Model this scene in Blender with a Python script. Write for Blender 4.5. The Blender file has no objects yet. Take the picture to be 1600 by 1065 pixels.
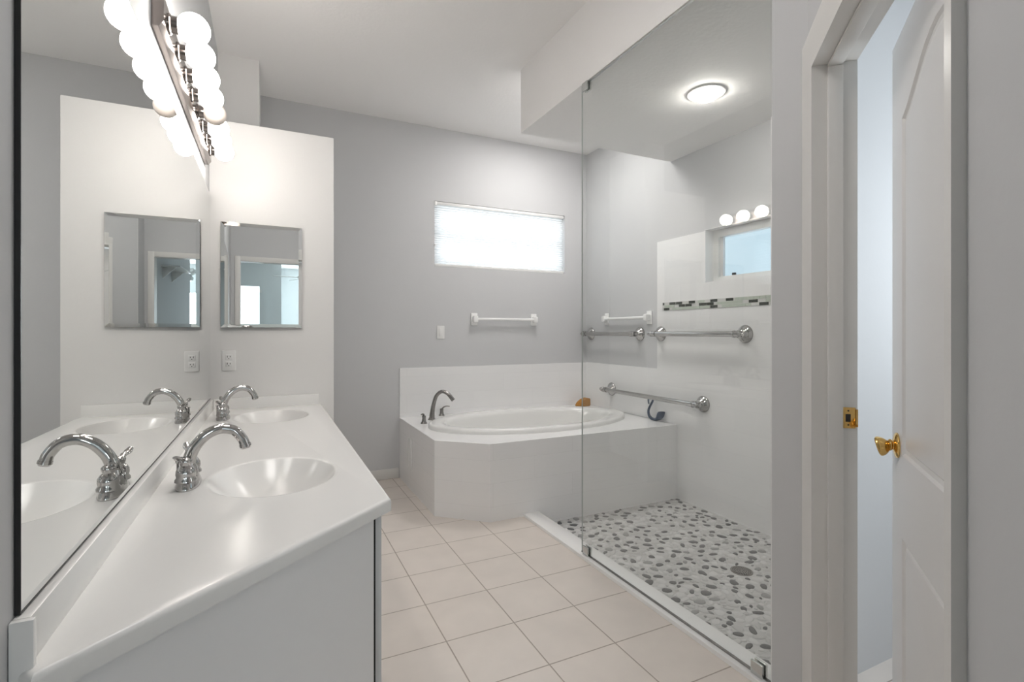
import bpy, bmesh, math, random
from mathutils import Vector, Matrix
from mathutils.geometry import tessellate_polygon

S = bpy.context.scene
COL = S.collection
PI = math.pi
# ------------------------------------------------------------------ camera
cam = bpy.data.cameras.new('camera')
cam.sensor_width = 36.0
cam.lens = 36.0 * 787.0 / 1600.0
cam.shift_y = -13.5 / 1600.0
cam.clip_start = 0.01
cam_o = bpy.data.objects.new('camera', cam)
COL.objects.link(cam_o)
cam_o.location = (0, 0, 1.24)
cam_o.rotation_euler = (PI / 2, 0, -math.atan(380 / 787.0))
S.camera = cam_o
# ------------------------------------------------------------------ exposure, world, daylight
S.view_settings.view_transform = 'Standard'
S.view_settings.look = 'None'
S.view_settings.exposure = 1.0
S.view_settings.gamma = 1.0
S.view_settings.use_curve_mapping = False
S.cycles.max_bounces = 14
S.cycles.diffuse_bounces = 10
S.cycles.glossy_bounces = 8
S.cycles.transparent_max_bounces = 16
S.cycles.sample_clamp_indirect = 6.0
S.cycles.caustics_reflective = False
S.cycles.caustics_refractive = False

BULB = 14.0        # vanity bulbs
CAN = 42.0         # shower ceiling light
world = bpy.data.worlds.new('world')
S.world = world
world.use_nodes = True
wn = world.node_tree
bg = wn.nodes['Background']
tc = wn.nodes.new('ShaderNodeTexCoord')
sep = wn.nodes.new('ShaderNodeSeparateXYZ')
rmp = wn.nodes.new('ShaderNodeValToRGB')
rmp.color_ramp.elements[0].position = 0.0
rmp.color_ramp.elements[0].color = (0.72, 0.88, 0.97, 1)
rmp.color_ramp.elements[1].position = 0.6
rmp.color_ramp.elements[1].color = (0.52, 0.76, 0.95, 1)
wn.links.new(tc.outputs['Generated'], sep.inputs[0])
wn.links.new(sep.outputs['Z'], rmp.inputs[0])
wn.links.new(rmp.outputs[0], bg.inputs[0])
bg.inputs[1].default_value = 0.5

def lamp(name, kind, loc, rot, energy, color, size=None, size_y=None):
    l = bpy.data.lights.new(name, kind)
    l.energy = energy
    l.color = color
    if kind == 'AREA':
        l.shape = 'RECTANGLE'
        l.size = size
        l.size_y = size_y
    elif kind == 'SUN':
        l.angle = math.radians(4)
    o = bpy.data.objects.new(name, l)
    COL.objects.link(o)
    o.location = loc
    o.rotation_euler = rot
    return o
# skylight on the outside of the back window: the translucent shade catches it
lamp('back_window_daylight', 'AREA', (1.99, 5.0, 2.3), (math.radians(-90), 0, 0), 33, (0.98, 0.99, 1.0), 3.6, 2.6)
# daylight from a bedroom window and the toilet-room window; the side light is added fill
lamp('bedroom_daylight', 'AREA', (-0.55, -4.75, 1.5), (math.radians(90), 0, 0), 5, (0.80, 0.93, 1.0), 1.2, 1.3)
lamp('bedroom_side_fill', 'AREA', (2.85, -4.6, 1.5), (math.radians(90), 0, math.radians(90)), 18, (0.85, 0.94, 1.0), 1.6, 1.4)  # added fill for the bedroom, no window in this wall
lamp('toilet_room_daylight', 'AREA', (2.85, 0.35, 1.6), (math.radians(90), 0, math.radians(90)), 10.5, (0.88, 0.95, 1.0), 0.8, 1.0)

lamp('bedroom_far_daylight', 'AREA', (1.56, -6.5, 1.5), (math.radians(90), 0, 0), 45, (0.86, 0.95, 1.0), 0.9, 1.2)
# out of view: added fill under the entry ceiling, recessed lamp over the bathtub behind the soffit
lamp('entry_ceiling_fill', 'AREA', (0.20, 1.4, 3.03), (0, 0, 0), 6.5, (1.0, 0.97, 0.94), 0.5, 0.5)
lamp('tub_ceiling_lamp', 'AREA', (2.1, 3.5, 3.03), (0, 0, 0), 8, (1.0, 0.97, 0.94), 0.4, 0.4)

# ------------------------------------------------------------------ materials
def mat(name, col, rough=0.5, metal=0.0, spec=0.5, coat=0.0, emit=None, estr=0.0):
    m = bpy.data.materials.new(name)
    m.use_nodes = True
    b = m.node_tree.nodes['Principled BSDF']
    b.inputs['Base Color'].default_value = (*col, 1)
    b.inputs['Roughness'].default_value = rough
    b.inputs['Metallic'].default_value = metal
    b.inputs['Specular IOR Level'].default_value = spec
    b.inputs['Coat Weight'].default_value = coat
    if emit:
        b.inputs['Emission Color'].default_value = (*emit, 1)
        b.inputs['Emission Strength'].default_value = estr
    return m

def nd(m, t, **kw):
    n = m.node_tree.nodes.new(t)
    for k, v in kw.items():
        setattr(n, k, v)
    return n

def lk(m, a, b):
    m.node_tree.links.new(a, b)

def add_bump(m, scale, strength, dist=0.002, detail=3.0):
    b = m.node_tree.nodes['Principled BSDF']
    t = nd(m, 'ShaderNodeTexCoord')
    n = nd(m, 'ShaderNodeTexNoise')
    n.inputs['Scale'].default_value = scale
    n.inputs['Detail'].default_value = detail
    bp = nd(m, 'ShaderNodeBump')
    bp.inputs['Strength'].default_value = strength
    bp.inputs['Distance'].default_value = dist
    lk(m, t.outputs['Object'], n.inputs['Vector'])
    lk(m, n.outputs['Fac'], bp.inputs['Height'])
    lk(m, bp.outputs[0], b.inputs['Normal'])

WALLC = (0.585, 0.59, 0.60)
M = {}
M['paint'] = mat('grey wall paint', WALLC, 0.65, spec=0.3); add_bump(M['paint'], 60, 0.12)
M['paint_light'] = mat('off white wall paint', (0.83, 0.825, 0.815), 0.6, spec=0.3); add_bump(M['paint_light'], 60, 0.1)
M['ceiling'] = mat('ceiling paint', (0.86, 0.85, 0.84), 0.8, spec=0.2); add_bump(M['ceiling'], 45, 0.35, 0.004)
M['trim'] = mat('white trim paint', (0.72, 0.71, 0.69), 0.35)
M['door'] = mat('white door paint', (0.74, 0.735, 0.73), 0.35)
M['cab'] = mat('white thermofoil', (0.84, 0.84, 0.845), 0.35)
M['counter'] = mat('cultured marble white', (0.86, 0.855, 0.84), 0.22)
M['tub'] = mat('white acrylic', (0.80, 0.80, 0.785), 0.12, coat=0.4)
M['ceramic'] = mat('white ceramic', (0.87, 0.87, 0.865), 0.15)
M['plastic'] = mat('white plastic', (0.80, 0.80, 0.79), 0.3)
M['chrome'] = mat('chrome', (0.46, 0.45, 0.44), 0.04, 1.0)
M['bar'] = mat('warm chrome bar', (0.26, 0.23, 0.215), 0.12, 1.0)
M['nickel'] = mat('brushed nickel', (0.30, 0.29, 0.28), 0.22, 1.0)
M['steel'] = mat('stainless clip', (0.62, 0.63, 0.62), 0.25, 1.0)
M['brass'] = mat('polished brass', (0.75, 0.50, 0.18), 0.12, 1.0)
M['mirror'] = mat('mirror silver', (0.91, 0.925, 0.915), 0.0, 1.0)
M['black'] = mat('black mirror edge', (0.012, 0.012, 0.012), 0.4)
M['dark'] = mat('dark slot', (0.02, 0.02, 0.02), 0.6)
M['navy'] = mat('navy plastic', (0.025, 0.05, 0.10), 0.35)
M['sponge'] = mat('tan sponge', (0.42, 0.21, 0.06), 0.9, spec=0.1); add_bump(M['sponge'], 90, 0.8, 0.01)
M['bulb'] = mat('lit frosted bulb', (1, 1, 1), 0.3, emit=(1.0, 0.93, 0.86), estr=BULB)
M['bulb_off'] = mat('unlit frosted bulb', (0.80, 0.72, 0.66), 0.25)
M['lens'] = mat('lit lens', (1, 1, 1), 0.3, emit=(1.0, 0.96, 0.90), estr=CAN)
M['mosaic'] = mat('pale green glass tile', (0.50, 0.55, 0.48), 0.12)
M['mosaic_dark'] = mat('dark brown glass tile', (0.035, 0.04, 0.03), 0.1)
M['grout'] = mat('light grout', (0.60, 0.60, 0.58), 0.8)
M['carpet'] = mat('beige carpet', (0.45, 0.42, 0.38), 0.95, spec=0.1)
M['bedroom'] = mat('daylight tinted bedroom paint', (0.62, 0.66, 0.67), 0.7, spec=0.3)  # blue cast of the daylight mixed into the wall colour
M['fan'] = mat('white fan', (0.65, 0.68, 0.68), 0.4)
M['peb_a'] = mat('dark grey pebble', (0.105, 0.107, 0.11), 0.4)
M['peb_b'] = mat('mid grey pebble', (0.27, 0.27, 0.268), 0.4)
M['peb_c'] = mat('light grey pebble', (0.49, 0.49, 0.485), 0.4)
M['peb_d'] = mat('pale pebble', (0.58, 0.58, 0.575), 0.4)
M['peb_grout'] = mat('pebble grout', (0.53, 0.53, 0.525), 0.8)

def brick_nodes(m, vec_socket, w, h, c1, c2, mort, ms, offset):
    br = nd(m, 'ShaderNodeTexBrick')
    br.offset = offset
    br.inputs['Color1'].default_value = (*c1, 1)
    br.inputs['Color2'].default_value = (*c2, 1)
    br.inputs['Mortar'].default_value = (*mort, 1)
    br.inputs['Scale'].default_value = 1.0
    br.inputs['Mortar Size'].default_value = ms
    br.inputs['Mortar Smooth'].default_value = 0.3
    br.inputs['Bias'].default_value = 0.0
    br.inputs['Brick Width'].default_value = w
    br.inputs['Row Height'].default_value = h
    lk(m, vec_socket, br.inputs['Vector'])
    return br

def floor_tile():
    m = mat('beige ceramic floor tile', (0.7, 0.65, 0.6), 0.28)
    b = m.node_tree.nodes['Principled BSDF']
    g = nd(m, 'ShaderNodeNewGeometry')
    mp = nd(m, 'ShaderNodeMapping')
    mp.inputs['Location'].default_value = (-0.642 + 3.02 * 2, -1.935 + 3.02 * 3, 0)
    lk(m, g.outputs['Position'], mp.inputs['Vector'])
    br = brick_nodes(m, mp.outputs[0], 0.302, 0.302, (0.80, 0.735, 0.68), (0.785, 0.718, 0.66), (0.42, 0.36, 0.31), 0.003, 0.0)
    n = nd(m, 'ShaderNodeTexNoise')
    n.inputs['Scale'].default_value = 6
    n.inputs['Detail'].default_value = 5
    lk(m, g.outputs['Position'], n.inputs['Vector'])
    mx = nd(m, 'ShaderNodeMix', data_type='RGBA', blend_type='MULTIPLY')
    mx.inputs[0].default_value = 0.18
    lk(m, br.outputs['Color'], mx.inputs[6])
    lk(m, n.outputs['Fac'], mx.inputs[7])
    lk(m, mx.outputs[2], b.inputs['Base Color'])
    bp = nd(m, 'ShaderNodeBump')
    bp.inputs['Strength'].default_value = 0.5
    bp.inputs['Distance'].default_value = 0.002
    bp.invert = True
    lk(m, br.outputs['Fac'], bp.inputs['Height'])
    lk(m, bp.outputs[0], b.inputs['Normal'])
    return m
M['floor'] = floor_tile()

def wall_tile(name, col, flat=False):
    m = mat(name, col, 0.16)
    b = m.node_tree.nodes['Principled BSDF']
    g = nd(m, 'ShaderNodeNewGeometry')
    sp = nd(m, 'ShaderNodeSeparateXYZ')
    lk(m, g.outputs['Position'], sp.inputs[0])
    cb = nd(m, 'ShaderNodeCombineXYZ')
    if flat:
        lk(m, sp.outputs['X'], cb.inputs[0]); lk(m, sp.outputs['Y'], cb.inputs[1])
    else:
        su = nd(m, 'ShaderNodeMath', operation='SUBTRACT')
        lk(m, sp.outputs['X'], su.inputs[0]); lk(m, sp.outputs['Y'], su.inputs[1])
        ad = nd(m, 'ShaderNodeMath', operation='ADD')
        ad.inputs[1].default_value = 20.0
        lk(m, su.outputs[0], ad.inputs[0])
        az = nd(m, 'ShaderNodeMath', operation='ADD')
        az.inputs[1].default_value = 3.096
        lk(m, sp.outputs['Z'], az.inputs[0])
        lk(m, ad.outputs[0], cb.inputs[0]); lk(m, az.outputs[0], cb.inputs[1])
    d = tuple(c * 0.94 for c in col)
    br = brick_nodes(m, cb.outputs[0], 0.61, 0.152 if not flat else 0.61, col, tuple(c * 0.985 for c in col), d, 0.0015, 0.5)
    lk(m, br.outputs['Color'], b.inputs['Base Color'])
    # faint horizontal ripples in the glaze
    mp = nd(m, 'ShaderNodeMapping')
    mp.inputs['Scale'].default_value = (3, 60, 1)
    lk(m, cb.outputs[0], mp.inputs['Vector'])
    n = nd(m, 'ShaderNodeTexNoise')
    n.inputs['Scale'].default_value = 1.0
    n.inputs['Detail'].default_value = 2
    lk(m, mp.outputs[0], n.inputs['Vector'])
    su2 = nd(m, 'ShaderNodeMath', operation='SUBTRACT')
    lk(m, n.outputs['Fac'], su2.inputs[0]); lk(m, br.outputs['Fac'], su2.inputs[1])
    bp = nd(m, 'ShaderNodeBump')
    bp.inputs['Strength'].default_value = 0.4
    bp.inputs['Distance'].default_value = 0.0012
    lk(m, su2.outputs[0], bp.inputs['Height'])
    lk(m, bp.outputs[0], b.inputs['Normal'])
    return m
M['tile'] = wall_tile('glossy white wall tile', (0.84, 0.84, 0.84))
M['deck'] = wall_tile('glossy white deck tile', (0.86, 0.86, 0.86), True)

def glass_mat(name, tint, ior=1.5):
    m = bpy.data.materials.new(name)
    m.use_nodes = True
    nt = m.node_tree
    nt.nodes.remove(nt.nodes['Principled BSDF'])
    out = nt.nodes['Material Output']
    tr = nd(m, 'ShaderNodeBsdfTransparent'); tr.inputs[0].default_value = (*tint, 1)
    gl = nd(m, 'ShaderNodeBsdfGlossy'); gl.inputs['Roughness'].default_value = 0.0
    gl.inputs[0].default_value = (0.95, 0.97, 0.96, 1)
    geo = nd(m, 'ShaderNodeNewGeometry')
    mi = nd(m, 'ShaderNodeMix', data_type='FLOAT')
    mi.inputs[2].default_value = ior; mi.inputs[3].default_value = 1 / ior
    lk(m, geo.outputs['Backfacing'], mi.inputs[0])
    fr = nd(m, 'ShaderNodeFresnel')
    lk(m, mi.outputs[0], fr.inputs['IOR'])
    mx = nd(m, 'ShaderNodeMixShader')
    lk(m, fr.outputs[0], mx.inputs[0]); lk(m, tr.outputs[0], mx.inputs[1]); lk(m, gl.outputs[0], mx.inputs[2])
    lk(m, mx.outputs[0], out.inputs[0])
    return m
M['glass'] = glass_mat('clear shower glass', (0.985, 0.992, 0.988))
M['pane'] = glass_mat('window glass', (0.97, 0.985, 0.99))

M['glass_edge'] = mat('polished glass edge', (0.50, 0.54, 0.52), 0.1)

def shade_mat():
    m = bpy.data.materials.new('translucent white shade fabric')
    m.use_nodes = True
    nt = m.node_tree
    nt.nodes.remove(nt.nodes['Principled BSDF'])
    d = nd(m, 'ShaderNodeBsdfDiffuse'); d.inputs[0].default_value = (0.85, 0.85, 0.85, 1)
    t = nd(m, 'ShaderNodeBsdfTranslucent'); t.inputs[0].default_value = (0.88, 0.89, 0.90, 1)
    mx = nd(m, 'ShaderNodeMixShader'); mx.inputs[0].default_value = 0.55
    lk(m, d.outputs[0], mx.inputs[1]); lk(m, t.outputs[0], mx.inputs[2])
    lk(m, mx.outputs[0], nt.nodes['Material Output'].inputs[0])
    return m
M['shade'] = shade_mat()

# ------------------------------------------------------------------ mesh helpers
def box(bm, x0, y0, z0, x1, y1, z1, bev=0.0, mi=0):
    vs = [bm.verts.new((x, y, z)) for z in (z0, z1) for x, y in ((x0, y0), (x1, y0), (x1, y1), (x0, y1))]
    f = [(3, 2, 1, 0), (4, 5, 6, 7), (0, 1, 5, 4), (1, 2, 6, 5), (2, 3, 7, 6), (3, 0, 4, 7)]
    fs = [bm.faces.new([vs[i] for i in q]) for q in f]
    for a in fs:
        a.material_index = mi
    if bev:
        es = list({e for a in fs for e in a.edges})
        bmesh.ops.bevel(bm, geom=es, offset=bev, segments=2, profile=0.5, affect='EDGES', clamp_overlap=True)
    return fs

def prism(bm, poly, z0, z1, mi=0, bev=0.0):
    a = [bm.verts.new((p[0], p[1], z0)) for p in poly]
    b = [bm.verts.new((p[0], p[1], z1)) for p in poly]
    n = len(poly)
    fs = [bm.faces.new(a[::-1]), bm.faces.new(b)]
    for i in range(n):
        fs.append(bm.faces.new((a[i], a[(i + 1) % n], b[(i + 1) % n], b[i])))
    for f in fs:
        f.material_index = mi
    if bev:
        es = list({e for f in fs for e in f.edges})
        bmesh.ops.bevel(bm, geom=es, offset=bev, segments=2, profile=0.5, affect='EDGES', clamp_overlap=True)
    return fs

def frame_of(d):
    d = Vector(d).normalized()
    up = Vector((0, 0, 1)) if abs(d.z) < 0.95 else Vector((1, 0, 0))
    u = up.cross(d).normalized()
    return u, d.cross(u).normalized(), d

def lathe(bm, origin, axis, prof, seg=28, mi=0, sx=1.0, sy=1.0):
    """prof: list of (radius, height) along axis; ends closed when radius > 0"""
    u, v, d = frame_of(axis)
    o = Vector(origin)
    rings = []
    for r, h in prof:
        if r < 1e-6:
            rings.append([bm.verts.new(o + d * h)])
        else:
            rings.append([bm.verts.new(o + d * h + u * (sx * r * math.cos(2 * PI * k / seg)) + v * (sy * r * math.sin(2 * PI * k / seg))) for k in range(seg)])
    fs = []
    for a, b in zip(rings, rings[1:]):
        if len(a) == 1 and len(b) == 1:
            continue
        for k in range(seg):
            k2 = (k + 1) % seg
            if len(a) == 1:
                fs.append(bm.faces.new((a[0], b[k2], b[k])))
            elif len(b) == 1:
                fs.append(bm.faces.new((a[k], a[k2], b[0])))
            else:
                fs.append(bm.faces.new((a[k], a[k2], b[k2], b[k])))
    if len(rings[0]) > 1:
        fs.append(bm.faces.new(rings[0][::-1]))
    if len(rings[-1]) > 1:
        fs.append(bm.faces.new(rings[-1]))
    for f in fs:
        f.material_index = mi
    return fs

def spline(pts, n):
    """Catmull-Rom through pts (tuples), n samples per span"""
    P = [Vector(p) for p in pts]
    P = [P[0] * 2 - P[1]] + P + [P[-1] * 2 - P[-2]]
    out = []
    for i in range(1, len(P) - 2):
        for k in range(n):
            t = k / n
            a, b, c, d = P[i - 1], P[i], P[i + 1], P[i + 2]
            out.append(0.5 * ((2 * b) + (c - a) * t + (2 * a - 5 * b + 4 * c - d) * t * t + (3 * b - a - 3 * c + d) * t ** 3))
    out.append(P[-2])
    return out

def lerp_list(vals, m):
    out = []
    for i in range(m):
        t = i / (m - 1) * (len(vals) - 1)
        k = min(int(t), len(vals) - 2)
        out.append(vals[k] + (vals[k + 1] - vals[k]) * (t - k))
    return out

def tube(bm, pts, radii, seg=16, flat=1.0, side=None, mi=0):
    pts = [Vector(p) for p in pts]
    n = len(pts)
    if not isinstance(radii, (list, tuple)):
        radii = [radii] * n
    if len(radii) != n:
        radii = lerp_list(list(radii), n)
    t0 = (pts[1] - pts[0]).normalized()
    u = Vector(side).normalized() if side else frame_of(t0)[0]
    rings = []
    for i in range(n):
        t = (pts[min(i + 1, n - 1)] - pts[max(i - 1, 0)]).normalized()
        u = (u - t * u.dot(t)).normalized()
        v = t.cross(u)
        r = radii[i]
        rings.append([bm.verts.new(pts[i] + u * (r * math.cos(2 * PI * k / seg)) + v * (flat * r * math.sin(2 * PI * k / seg))) for k in range(seg)])
    fs = []
    for a, b in zip(rings, rings[1:]):
        for k in range(seg):
            fs.append(bm.faces.new((a[k], a[(k + 1) % seg], b[(k + 1) % seg], b[k])))
    fs.append(bm.faces.new(rings[0][::-1])); fs.append(bm.faces.new(rings[-1]))
    for f in fs:
        f.material_index = mi
    return fs

def ball(bm, c, r, seg=24, rings=14, sc=(1, 1, 1), mi=0):
    prof = [(r * math.sin(PI * i / rings), -r * math.cos(PI * i / rings)) for i in range(rings + 1)]
    prof[0] = (0, -r); prof[-1] = (0, r)
    before = set(bm.verts)
    lathe(bm, (0, 0, 0), (0, 0, 1), prof, seg, mi)
    for v in bm.verts:
        if v not in before:
            v.co = Vector((v.co.x * sc[0] + c[0], v.co.y * sc[1] + c[1], v.co.z * sc[2] + c[2]))

def holed(bm, outer, holes, to3, mi=0, flip=False):
    """flat face with holes; returns the vertex loops (outer first)"""
    loops2 = [[Vector((p[0], p[1], 0)) for p in l] for l in [outer] + holes]
    loops = [[bm.verts.new(to3(p[0], p[1])) for p in l] for l in [outer] + holes]
    flat = [v for l in loops for v in l]
    for t in tessellate_polygon(loops2):
        try:
            f = bm.faces.new([flat[i] for i in (t if not flip else t[::-1])])
            f.material_index = mi
        except ValueError:
            pass
    return loops

def bridge(bm, a, b, mi=0, flip=False):
    n = len(a)
    for i in range(n):
        q = (a[i], a[(i + 1) % n], b[(i + 1) % n], b[i])
        f = bm.faces.new(q[::-1] if flip else q)
        f.material_index = mi

def ell(cx, cy, a, b, n=64):
    return [(cx + a * math.cos(2 * PI * k / n), cy + b * math.sin(2 * PI * k / n)) for k in range(n)]

def inset(poly, d):
    """inset a convex counter-clockwise polygon by d"""
    n = len(poly)
    out = []
    for i in range(n):
        p0, p1, p2 = Vector(poly[i - 1]), Vector(poly[i]), Vector(poly[(i + 1) % n])
        e1 = (p1 - p0).normalized(); e2 = (p2 - p1).normalized()
        n1 = Vector((-e1.y, e1.x)); n2 = Vector((-e2.y, e2.x))
        k = d / (1 + n1.dot(n2))
        out.append(tuple(p1 + (n1 + n2) * k))
    return out

def round_slab(bm, poly, z0, z1, r, mi=0, seg=4):
    """slab with rounded top edge; top left open -> returns inner top loop polygon"""
    prev = [bm.verts.new((p[0], p[1], z0)) for p in poly]   # underside left open for the bowls
    for k in range(seg + 1):
        a = PI / 2 * k / seg
        q = inset(poly, r * (1 - math.cos(a)))
        z = z1 - r + r * math.sin(a)
        cur = [bm.verts.new((p[0], p[1], z)) for p in q]
        bridge(bm, prev, cur, mi)
        prev = cur
    return q

def obj(name, bm, mats, parent=None, angle=35, local=False, weld=0.0):
    if weld:
        bmesh.ops.remove_doubles(bm, verts=bm.verts, dist=weld)
    bmesh.ops.recalc_face_normals(bm, faces=bm.faces)
    if parent is not None and not local:
        bmesh.ops.transform(bm, matrix=WM(parent).inverted(), verts=bm.verts)
    me = bpy.data.meshes.new(name)
    bm.to_mesh(me)
    bm.free()
    for m in (mats if isinstance(mats, (list, tuple)) else [mats]):
        me.materials.append(m)
    if angle:
        me.polygons.foreach_set('use_smooth', [True] * len(me.polygons))
        me.set_sharp_from_angle(angle=math.radians(angle))
    o = bpy.data.objects.new(name, me)
    COL.objects.link(o)
    if parent is not None:
        o.parent = parent
    return o

def WM(o):
    m = Matrix.LocRotScale(o.location, o.rotation_euler, o.scale)
    return WM(o.parent) @ m if o.parent else m

def thing(name, label, cat, loc=(0, 0, 0), rotz=0, group=None):
    o = bpy.data.objects.new(name, None)
    o.empty_display_size = 0.05
    COL.objects.link(o)
    o.location = loc
    o.rotation_euler = (0, 0, rotz)
    o['label'] = label
    o['category'] = cat
    if group:
        o['group'] = group
    return o

def tag(o, label, cat, group=None):
    o['label'] = label
    o['category'] = cat
    if group:
        o['group'] = group
    return o

def struct(name, bm, mats, parent=None, angle=35, label=None, cat=None):
    o = obj(name, bm, mats, parent, angle)
    if parent is None:
        o['kind'] = 'structure'
        if label:
            o['label'] = label
        if cat:
            o['category'] = cat
    return o

def sempty(name, loc, label=None, cat=None):
    o = bpy.data.objects.new(name, None)
    COL.objects.link(o)
    o.location = loc
    o['kind'] = 'structure'
    if label:
        o['label'] = label
    if cat:
        o['category'] = cat
    return o

def copy_tree(o, parent=None):
    c = o.copy()
    COL.objects.link(c)
    if parent:
        c.parent = parent
    for ch in [x for x in COL.objects if x.parent is o]:
        copy_tree(ch, c)
    return c

BM = bmesh.new
CEIL = 3.048
XL, XR, YB = -0.297, 2.92, 4.30        # left wall, right wall, back wall faces
YW = 3.24                              # partition face
SOF = 2.615                            # shower ceiling
R2 = math.sqrt(2)
def sd(s, d):                          # entry wall frame: s along the angled wall, d behind it
    return ((s + d) / R2, (s - d) / R2)

# ------------------------------------------------------------------ the setting
b = BM()
for r in ((-0.45, -0.12, 1.66, 4.42), (1.66, -0.12, 3.06, 1.18), (1.66, 3.03, 3.06, 4.42)):
    box(b, r[0], r[1], -0.12, r[2], r[3], 0.0)
struct('floor', b, M['floor'], label='beige square ceramic tile floor of the bathroom', cat='floor')
b = BM(); box(b, -2.2, -7.0, -0.12, 3.06, -0.12, -0.001)
struct('floor_bedroom', b, M['carpet'])
b = BM(); box(b, -0.45, -0.17, CEIL, 3.06, 4.42, CEIL + 0.1)
struct('ceiling', b, M['ceiling'])
b = BM(); box(b, -2.2, -7.0, 2.74, 3.06, -0.17, 2.84)
struct('ceiling_bedroom', b, M['ceiling'])
b = BM(); box(b, 1.567, 1.10, SOF, XR, 3.105, CEIL)
struct('ceiling_soffit', b, M['ceiling'])

b = BM(); box(b, XL - 0.12, -0.17, 0, XL, 4.42, CEIL)
struct('wall_left', b, M['paint'])
WX0, WX1, WZ0, WZ1 = 1.317, 2.660, 1.825, 2.402
b = BM()
box(b, XL, YB, -0.1, WX0, YB + 0.12, CEIL); box(b, WX1, YB, -0.1, 3.06, YB + 0.12, CEIL)
box(b, WX0, YB, -0.1, WX1, YB + 0.12, WZ0); box(b, WX0, YB, WZ1, WX1, YB + 0.12, CEIL)
struct('wall_back', b, M['paint'])
VY0, VY1, VZ0, VZ1 = 1.72, 2.740, 1.608, 2.0
b = BM()
box(b, XR, -0.9, -0.12, XR + 0.14, VY0, CEIL); box(b, XR, VY1, -0.12, XR + 0.14, YB, CEIL)
box(b, XR, VY0, -0.12, XR + 0.14, VY1, VZ0); box(b, XR, VY0, VZ1, XR + 0.14, VY1, CEIL)
struct('wall_right', b, M['paint'])
b = BM(); box(b, XL, YW, 0, 0.357, YW + 0.115, 2.425, 0.004)
struct('wall_partition', b, M['paint_light'])
b = BM(); box(b, XL, 3.754, 0, -0.058, YB, CEIL)
struct('wall_chase', b, M['paint_light'])
b = BM(); box(b, 1.57, 1.10, -0.12, XR, 1.18, CEIL)
struct('wall_shower', b, M['paint'])
# angled wall with the toilet-room door
DH = 2.047
SJ0, SJ1 = 0.895, 1.7455               # jamb faces
b = BM()
prism(b, [sd(SJ1 + .018, .368), sd(SJ1 + .018, .475), (1.772, 1.10), (1.57, 1.10), (1.57, 1.0496)], 0, CEIL)
prism(b, [sd(SJ0 - .018, .368), sd(0.622, .368), sd(0.622, .475), sd(SJ0 - .018, .475)], 0, CEIL)
prism(b, [sd(SJ0 - .018, .368), sd(SJ0 - .018, .475), sd(SJ1 + .018, .475), sd(SJ1 + .018, .368)], DH + .018, CEIL)
struct('wall_entry', b, M['paint'])
# doorway wall at the camera's back, and the short wall joining it to the angled one
DX0, DX1 = -0.20, 0.61
b = BM()
box(b, XL, -0.17, 0, DX0 - .018, -0.06, CEIL); box(b, DX1 + .018, -0.17, 0, 0.82, -0.06, CEIL)
box(b, DX0 - .018, -0.17, DH + .018, DX1 + .018, -0.06, CEIL)
struct('wall_doorway', b, M['paint'])
b = BM(); prism(b, [(0.70, -0.06), (0.82, -0.06), (0.82, 0.15), (0.70, 0.184)], 0, CEIL)
struct('wall_side', b, M['paint'])
b = BM(); box(b, 0.82, -0.72, 0, XR, -0.60, CEIL)
struct('wall_toilet_room', b, M['paint_light'])
# bedroom shell
b = BM(); box(b, 0.72, -3.0, 0, 0.82, -0.17, 2.74)
struct('wall_hall', b, M['paint'])
b = BM()
box(b, -2.2, -5.0, 0, -1.15, -4.88, 2.74); box(b, 0.04, -5.0, 0, 0.35, -4.88, 2.74)
box(b, -1.15, -5.0, 0, 0.04, -4.88, 0.85); box(b, -1.15, -5.0, 2.04, 0.04, -4.88, 2.74)
box(b, 0.35, -6.7, 0, 0.45, -4.88, 2.74)
box(b, 0.45, -6.7, 0, 1.12, -6.58, 2.74); box(b, 2.0, -6.7, 0, 3.06, -6.58, 2.74)
box(b, 1.12, -6.7, 0, 2.0, -6.58, 0.9); box(b, 1.12, -6.7, 2.1, 2.0, -6.58, 2.74)
box(b, -2.2, -5.0, 0, -2.1, -0.17, 2.74); box(b, 2.96, -6.7, 0, 3.06, -0.72, 2.74)
box(b, -2.2, -0.17, 0, XL - .12, -0.07, 2.74)
struct('wall_bedroom', b, M['bedroom'])

# tile cladding
b = BM()
x = XR - 0.008
box(b, x, 1.18, -0.08, XR, VY0, 1.99); box(b, x, VY1, -0.08, XR, 3.252, 1.99)
box(b, x, VY0, -0.08, XR, VY1, VZ0)
box(b, XR - .001, VY0 - .004, VZ0 - .004, XR + .0715, VY1 - .0003, VZ0 + .003)
struct('wall_tile_shower', b, M['tile'])
b = BM(); box(b, 1.008, YB - 0.008, 0.513, x, YB, 0.934); box(b, x, 3.252, 0.513, XR, YB, 0.938)
struct('wall_tile_splash', b, M['tile'])
b = BM(); box(b, 1.575, 1.18, -0.08, x, 1.188, 1.99)
struct('wall_tile_end', b, M['tile'])
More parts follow.
